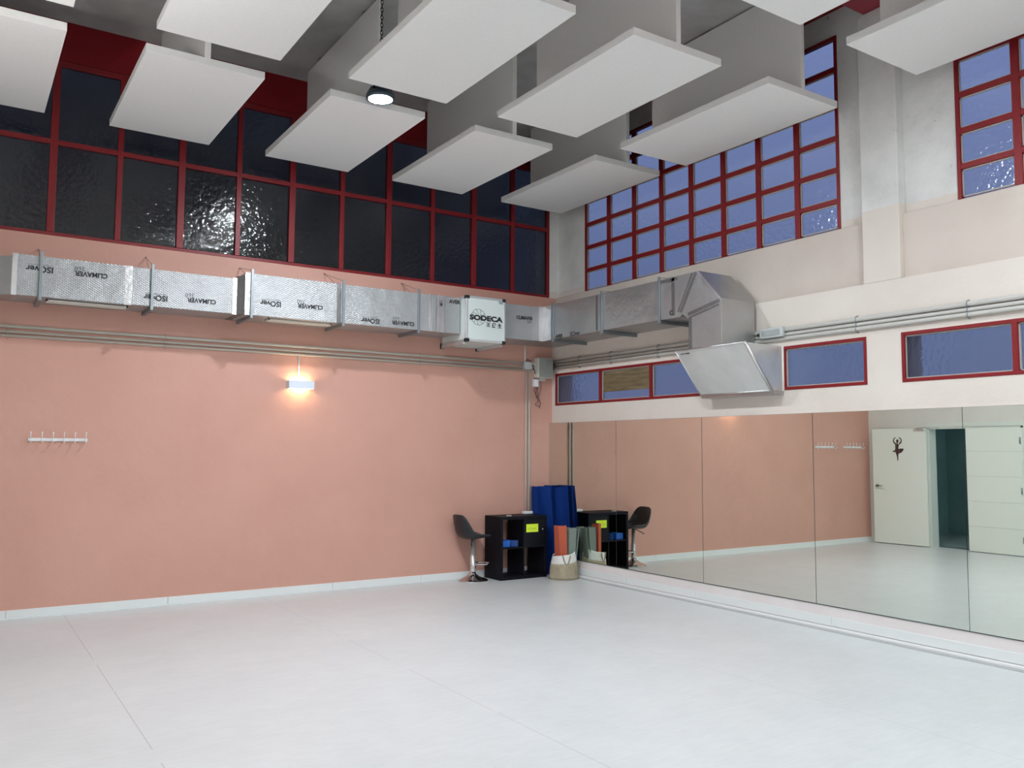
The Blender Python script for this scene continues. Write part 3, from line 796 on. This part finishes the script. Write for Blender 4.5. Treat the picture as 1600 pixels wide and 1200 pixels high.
# ================================================================== bar stool
sx, sy = -1.30, -.215
t = thing('bar_stool', (sx, sy, 0), 'low black bar stool with chrome pedestal left of the black shelf', 'stool')
m = MB(); m.lathe([(0, 0), (.185, 0), (.19, .006), (.186, .012), (.14, .030), (.08, .055), (.04, .085), (.034, .11), (0, .112)], sx, sy, 40); m.build('base', CHROME, t)
m = MB(); m.lathe([(.033, .10), (.033, .30), (.026, .302), (.026, .52), (.0, .52)], sx, sy, 20); m.build('column', simple('satin_chrome', (.62, .62, .62), .3, .6), t)
m = MB(); m.lathe([(.034, .15), (.038, .155), (.038, .175), (.034, .18)], sx, sy, 20)
pts = [(sx+.03, sy-.02, .20)] + [(sx+.125+.105*math.cos(a), sy+.105*math.sin(a), .20) for a in [math.radians(q) for q in range(-160, 161, 20)]] + [(sx+.03, sy+.02, .20)]
m.tube(pts, .010, 8); m.build('footrest', CHROME, t)
m = MB(); m.tube([(sx-.02, sy-.02, .50), (sx-.08, sy-.10, .455), (sx-.09, sy-.12, .44)], [.005, .005, .009], 6); m.build('lever', BLACK, t)
# shell: profile from the front lip up to the back top (u forward = +x)
prof = [(.195, .535), (.17, .552), (.10, .548), (.0, .535), (-.09, .530), (-.145, .545), (-.175, .60), (-.188, .67), (-.198, .74), (-.205, .79), (-.207, .81)]
hw = [.12, .165, .19, .195, .195, .19, .185, .175, .16, .13, .09]
lift = [.0, .015, .032, .045, .06, .075, .07, .05, .03, .012, .0]
m = MB(); NV = 13; grid = []
for (u, z), h, lf in zip(prof, hw, lift):
    row = []
    for j in range(NV):
        s_ = -1+2*j/(NV-1); e_ = abs(s_)**3
        row.append(m.b.verts.new((sx+u+(.10*e_*lf/.075 if z > .54 and u < -.08 else 0), sy+h*s_, z+(e_*lf if u > -.16 else 0))))
    grid.append(row)
for A, B in zip(grid, grid[1:]):
    for j in range(NV-1):
        fc = m.b.faces.new((A[j], A[j+1], B[j+1], B[j])); fc.smooth = True
o = m.build('seat_shell', STOOLM, t)
sd = o.modifiers.new('solid', 'SOLIDIFY'); sd.thickness = .030; sd.offset = -1
ss = o.modifiers.new('sub', 'SUBSURF'); ss.levels = 1; ss.render_levels = 2

# ================================================================== black cube shelf
kx0, kx1, ky0, ky1 = -1.03, -.335, -.42, -.05
t = thing('cube_shelf', ((kx0+kx1)/2, -.235, 0), 'black two by two cube shelf standing in the corner by the mirror', 'shelf')
H_ = .77; T = .038
m = MB(); m.box(kx0, kx1, ky0, ky1, H_-T, H_); m.box(kx0, kx1, ky0, ky1, 0, T); m.box(kx0, kx0+T, ky0, ky1, T, H_-T); m.box(kx1-T, kx1, ky0, ky1, T, H_-T)
m.build('carcass', SHELFM, t, bev=.0015)
kc = (kx0+kx1)/2; hz = H_/2
m = MB(); m.box(kc-.008, kc+.008, ky0+.004, ky1-.004, T, H_-T); m.build('divider', SHELFM, t)
m = MB(); m.box(kx0+T, kc-.008, ky0+.004, ky1-.004, hz-.008, hz+.008); m.box(kc+.008, kx1-T, ky0+.004, ky1-.004, hz-.008, hz+.008); m.build('shelf_board', SHELFM, t)
m = MB(); m.box(kc+.010, kx1-T-.002, ky0+.004, ky0+.020, hz+.010, H_-T-.002); dr = m.build('door', DOORM, t, bev=.001)
m = MB(); m.lathe([(0, 0), (.009, 0), (.011, .012), (0, .016)], 0, 0, 12)
bmesh.ops.transform(m.b, matrix=Matrix.Translation((kx1-T-.03, ky0+.004, .60)) @ Matrix.Rotation(math.radians(90), 4, 'X'), verts=m.b.verts)
kb = m.build('knob', CHROME, dr); kb['label'] = 'small bright knob'
nz = thing('paper_note', (kc+.10, ky0, .61), 'neon yellow paper note stuck on the door of the black shelf', 'note')
m = MB(); m.box(kc+.035, kc+.215, ky0+.0015, ky0+.004, .568, .668); m.build('sheet', NOTE, nz)
m = MB(); yy = ky0+.001
def pen(pts): m.tube([(kc+.045+a, yy, .575+b) for a, b in pts], .0018, 4)
pen([(.018, .048), (.018, .028), (.026, .022), (.034, .03), (.034, .05)]); pen([(.050, .018), (.056, .05), (.062, .06), (.068, .056)]); pen([(.046, .036), (.066, .040)])
pen([(.074, .03), (.080, .044), (.088, .034), (.080, .022), (.074, .03)]); pen([(.096, .02), (.098, .046), (.104, .02), (.108, .046)]); pen([(.134, .048), (.120, .046), (.120, .022), (.136, .024)]); pen([(.120, .036), (.132, .037)])
m.build('handwriting', NOTEINK, nz)
zs_ = hz+.008
o = MB().rbox(kx0+T+.012, kx0+T+.135, ky0+.05, ky0+.20, zs_, zs_+.085, .006).build('foam_block', BLOCKB, None, loc=(kx0+.11, ky0+.12, zs_)); tag(o, 'bright blue foam block lying in the upper left cube of the shelf', 'foam block')
m = MB(); m.prism([(kx0+T+.145, ky0+.10), (kx0+T+.235, ky0+.03), (kx0+T+.285, ky0+.09), (kx0+T+.19, ky0+.20)], zs_, zs_+.075, 'z')
o = m.build('foam_block', BLOCKD, None, loc=(kx0+.25, ky0+.1, zs_), bev=.004); tag(o, 'darker blue foam block set at an angle beside the bright blue block', 'foam block')
o = MB().rbox(-.475, -.345, -.125, -.055, H_, H_+.032, .006).build('power_strip', WHITEP, None, loc=(-.41, -.09, H_)); tag(o, 'white power strip on top of the black shelf against the wall', 'power strip')
m = MB(); m.lathe([(0, H_), (.035, H_), (.038, H_+.006), (.03, H_+.012), (0, H_+.012)], -.85, -.33, 24)
o = m.build('lid', simple('grey_lid', (.45, .43, .42), .4), None, loc=(-.85, -.33, H_)); tag(o, 'small round grey lid lying on top of the black shelf', 'lid')

# ================================================================== mats and bag
def folded(name, foot_b, foot_t, z0, z1, th, mat, loc, label, cat, group, bev=.006):
    """standing folded foam mat: zigzag footprint (bottom and top), thickness th"""
    m = MB()
    def off(pts):
        L_ = []; R_ = []
        for i, p in enumerate(pts):
            a = Vector(pts[max(i-1, 0)]); b = Vector(pts[min(i+1, len(pts)-1)]); t_ = (b-a).normalized(); n_ = Vector((-t_.y, t_.x))*th/2
            L_.append(Vector(p)+n_); R_.append(Vector(p)-n_)
        return L_+R_[::-1]
    A = [m.b.verts.new((q.x, q.y, z0)) for q in off(foot_b)]; B = [m.b.verts.new((q.x, q.y, z1)) for q in off(foot_t)]
    fs = [m.b.faces.new(A), m.b.faces.new(B[::-1])]; n_ = len(A)
    for i in range(n_): fs.append(m.b.faces.new((A[i], B[i], B[(i+1) % n_], A[(i+1) % n_])))
    bmesh.ops.recalc_face_normals(m.b, faces=fs); bmesh.ops.triangulate(m.b, faces=fs[:2])
    o = m.build(name, mat, None, loc=loc, bev=bev); tag(o, label, cat, group); return o
folded('foam_mat', [(-.30, -.06), (-.315, -.30), (-.215, -.17), (-.155, -.37), (-.14, -.08)], [(-.315, -.06), (-.31, -.14), (-.23, -.11), (-.165, -.25), (-.16, -.09)], 0, 1.12, .028, BLUEM, (-.23, -.2, 0),
       'tall folded blue foam mat, left of the two in the corner', 'foam mat', 'tall blue mats')
folded('foam_mat', [(-.10, -.06), (-.13, -.36), (-.075, -.25), (-.03, -.53), (-.03, -.10)], [(-.11, -.06), (-.135, -.27), (-.085, -.22), (-.03, -.44), (-.035, -.12)], 0, 1.13, .028, BLUEM, (-.08, -.3, 0),
       'tall folded blue foam mat, right of the two, against the mirror', 'foam mat', 'tall blue mats')
bx, by = -.232, -.64
t = thing('canvas_bag', (bx, by, 0), 'beige and white canvas bag with rope handle holding rolled mats before the mirror', 'bag')
def bag_pt(a, z):
    r = .178+.012*math.sin(z*14) - (.02*z/.34)
    if z < .05: r += .022*(1-z/.05)
    r *= 1+.025*math.sin(3*a+z*9)+.02*math.sin(7*a)
    return (bx+r*math.cos(a)*.97, by+r*math.sin(a)*.92, z)
def rim(a): return .318+.042*math.cos(a-math.radians(5))-.012*math.cos(2*(a-math.radians(-60)))
def bag_part(name, f0, f1, mat, rows=6):
    m = MB(); n_ = 48; g = []
    for i in range(rows+1):
        row = []
        for k in range(n_):
            a = k*2*math.pi/n_; z = (f0+(f1-f0)*i/rows)*rim(a); row.append(m.b.verts.new(bag_pt(a, max(z, .002))))
        g.append(row)
    for A, B in zip(g, g[1:]):
        for k in range(n_): fc = m.b.faces.new((A[k], A[(k+1) % n_], B[(k+1) % n_], B[k])); fc.smooth = True
    if f0 == 0: m.b.faces.new(g[0][::-1])
    o = m.build(name, mat, t); sd = o.modifiers.new('solid', 'SOLIDIFY'); sd.thickness = .006; sd.offset = -1
    return o
bag_part('bag_body', 0, .64, CANVAS); bag_part('bag_collar', .64, 1.0, CANVASW)
m = MB()
def loop_handle(ac, w_):
    pts = []
    for j in range(11):
        s_ = -1+2*j/10; a = ac+s_*w_; r_ = 1.0; x, y, _ = bag_pt(a, .24)
        dx, dy = x-bx, y-by; pts.append((bx+dx*1.06, by+dy*1.06, .30-.115*(1-s_*s_)))
    return pts
h1 = m.tube(loop_handle(math.radians(-112), .30), .008, 6); m.build('rope_handle', ROPE, t)
m = MB(); m.tube(loop_handle(math.radians(10), .30), .008, 6); m.build('rope_handle', ROPE, t)
folded('yoga_mat', [(-.325, -.60), (-.315, -.70), (-.25, -.74), (-.245, -.66)], [(-.335, -.58), (-.335, -.67), (-.255, -.72), (-.22, -.64)], .02, .655, .016, ORANGE, (-.28, -.66, .02), 'folded orange yoga mat standing in the canvas bag', 'yoga mat', 'mats in the bag', .004)
folded('yoga_mat', [(-.225, -.60), (-.215, -.735), (-.145, -.735), (-.12, -.66)], [(-.215, -.58), (-.205, -.725), (-.10, -.725), (-.085, -.65)], .02, .62, .014, GREYMAT, (-.16, -.69, .02), 'grey green yoga mat right of the orange one, front of the bag', 'yoga mat', 'mats in the bag', .004)
folded('yoga_mat', [(-.125, -.72), (-.105, -.66), (-.13, -.63)], [(-.055, -.73), (-.05, -.645), (-.08, -.62)], .02, .61, .014, GREYMAT, (-.06, -.68, .02), 'grey green yoga mat on the mirror side of the bag, near its front', 'yoga mat', 'mats in the bag', .004)
folded('yoga_mat', [(-.105, -.605), (-.125, -.555), (-.17, -.53), (-.22, -.53)], [(-.05, -.60), (-.06, -.52), (-.12, -.485), (-.20, -.495)], .02, .61, .014, GREYMAT, (-.1, -.54, .02), 'grey green yoga mat at the back of the bag, seen in the mirror', 'yoga mat', 'mats in the bag', .004)
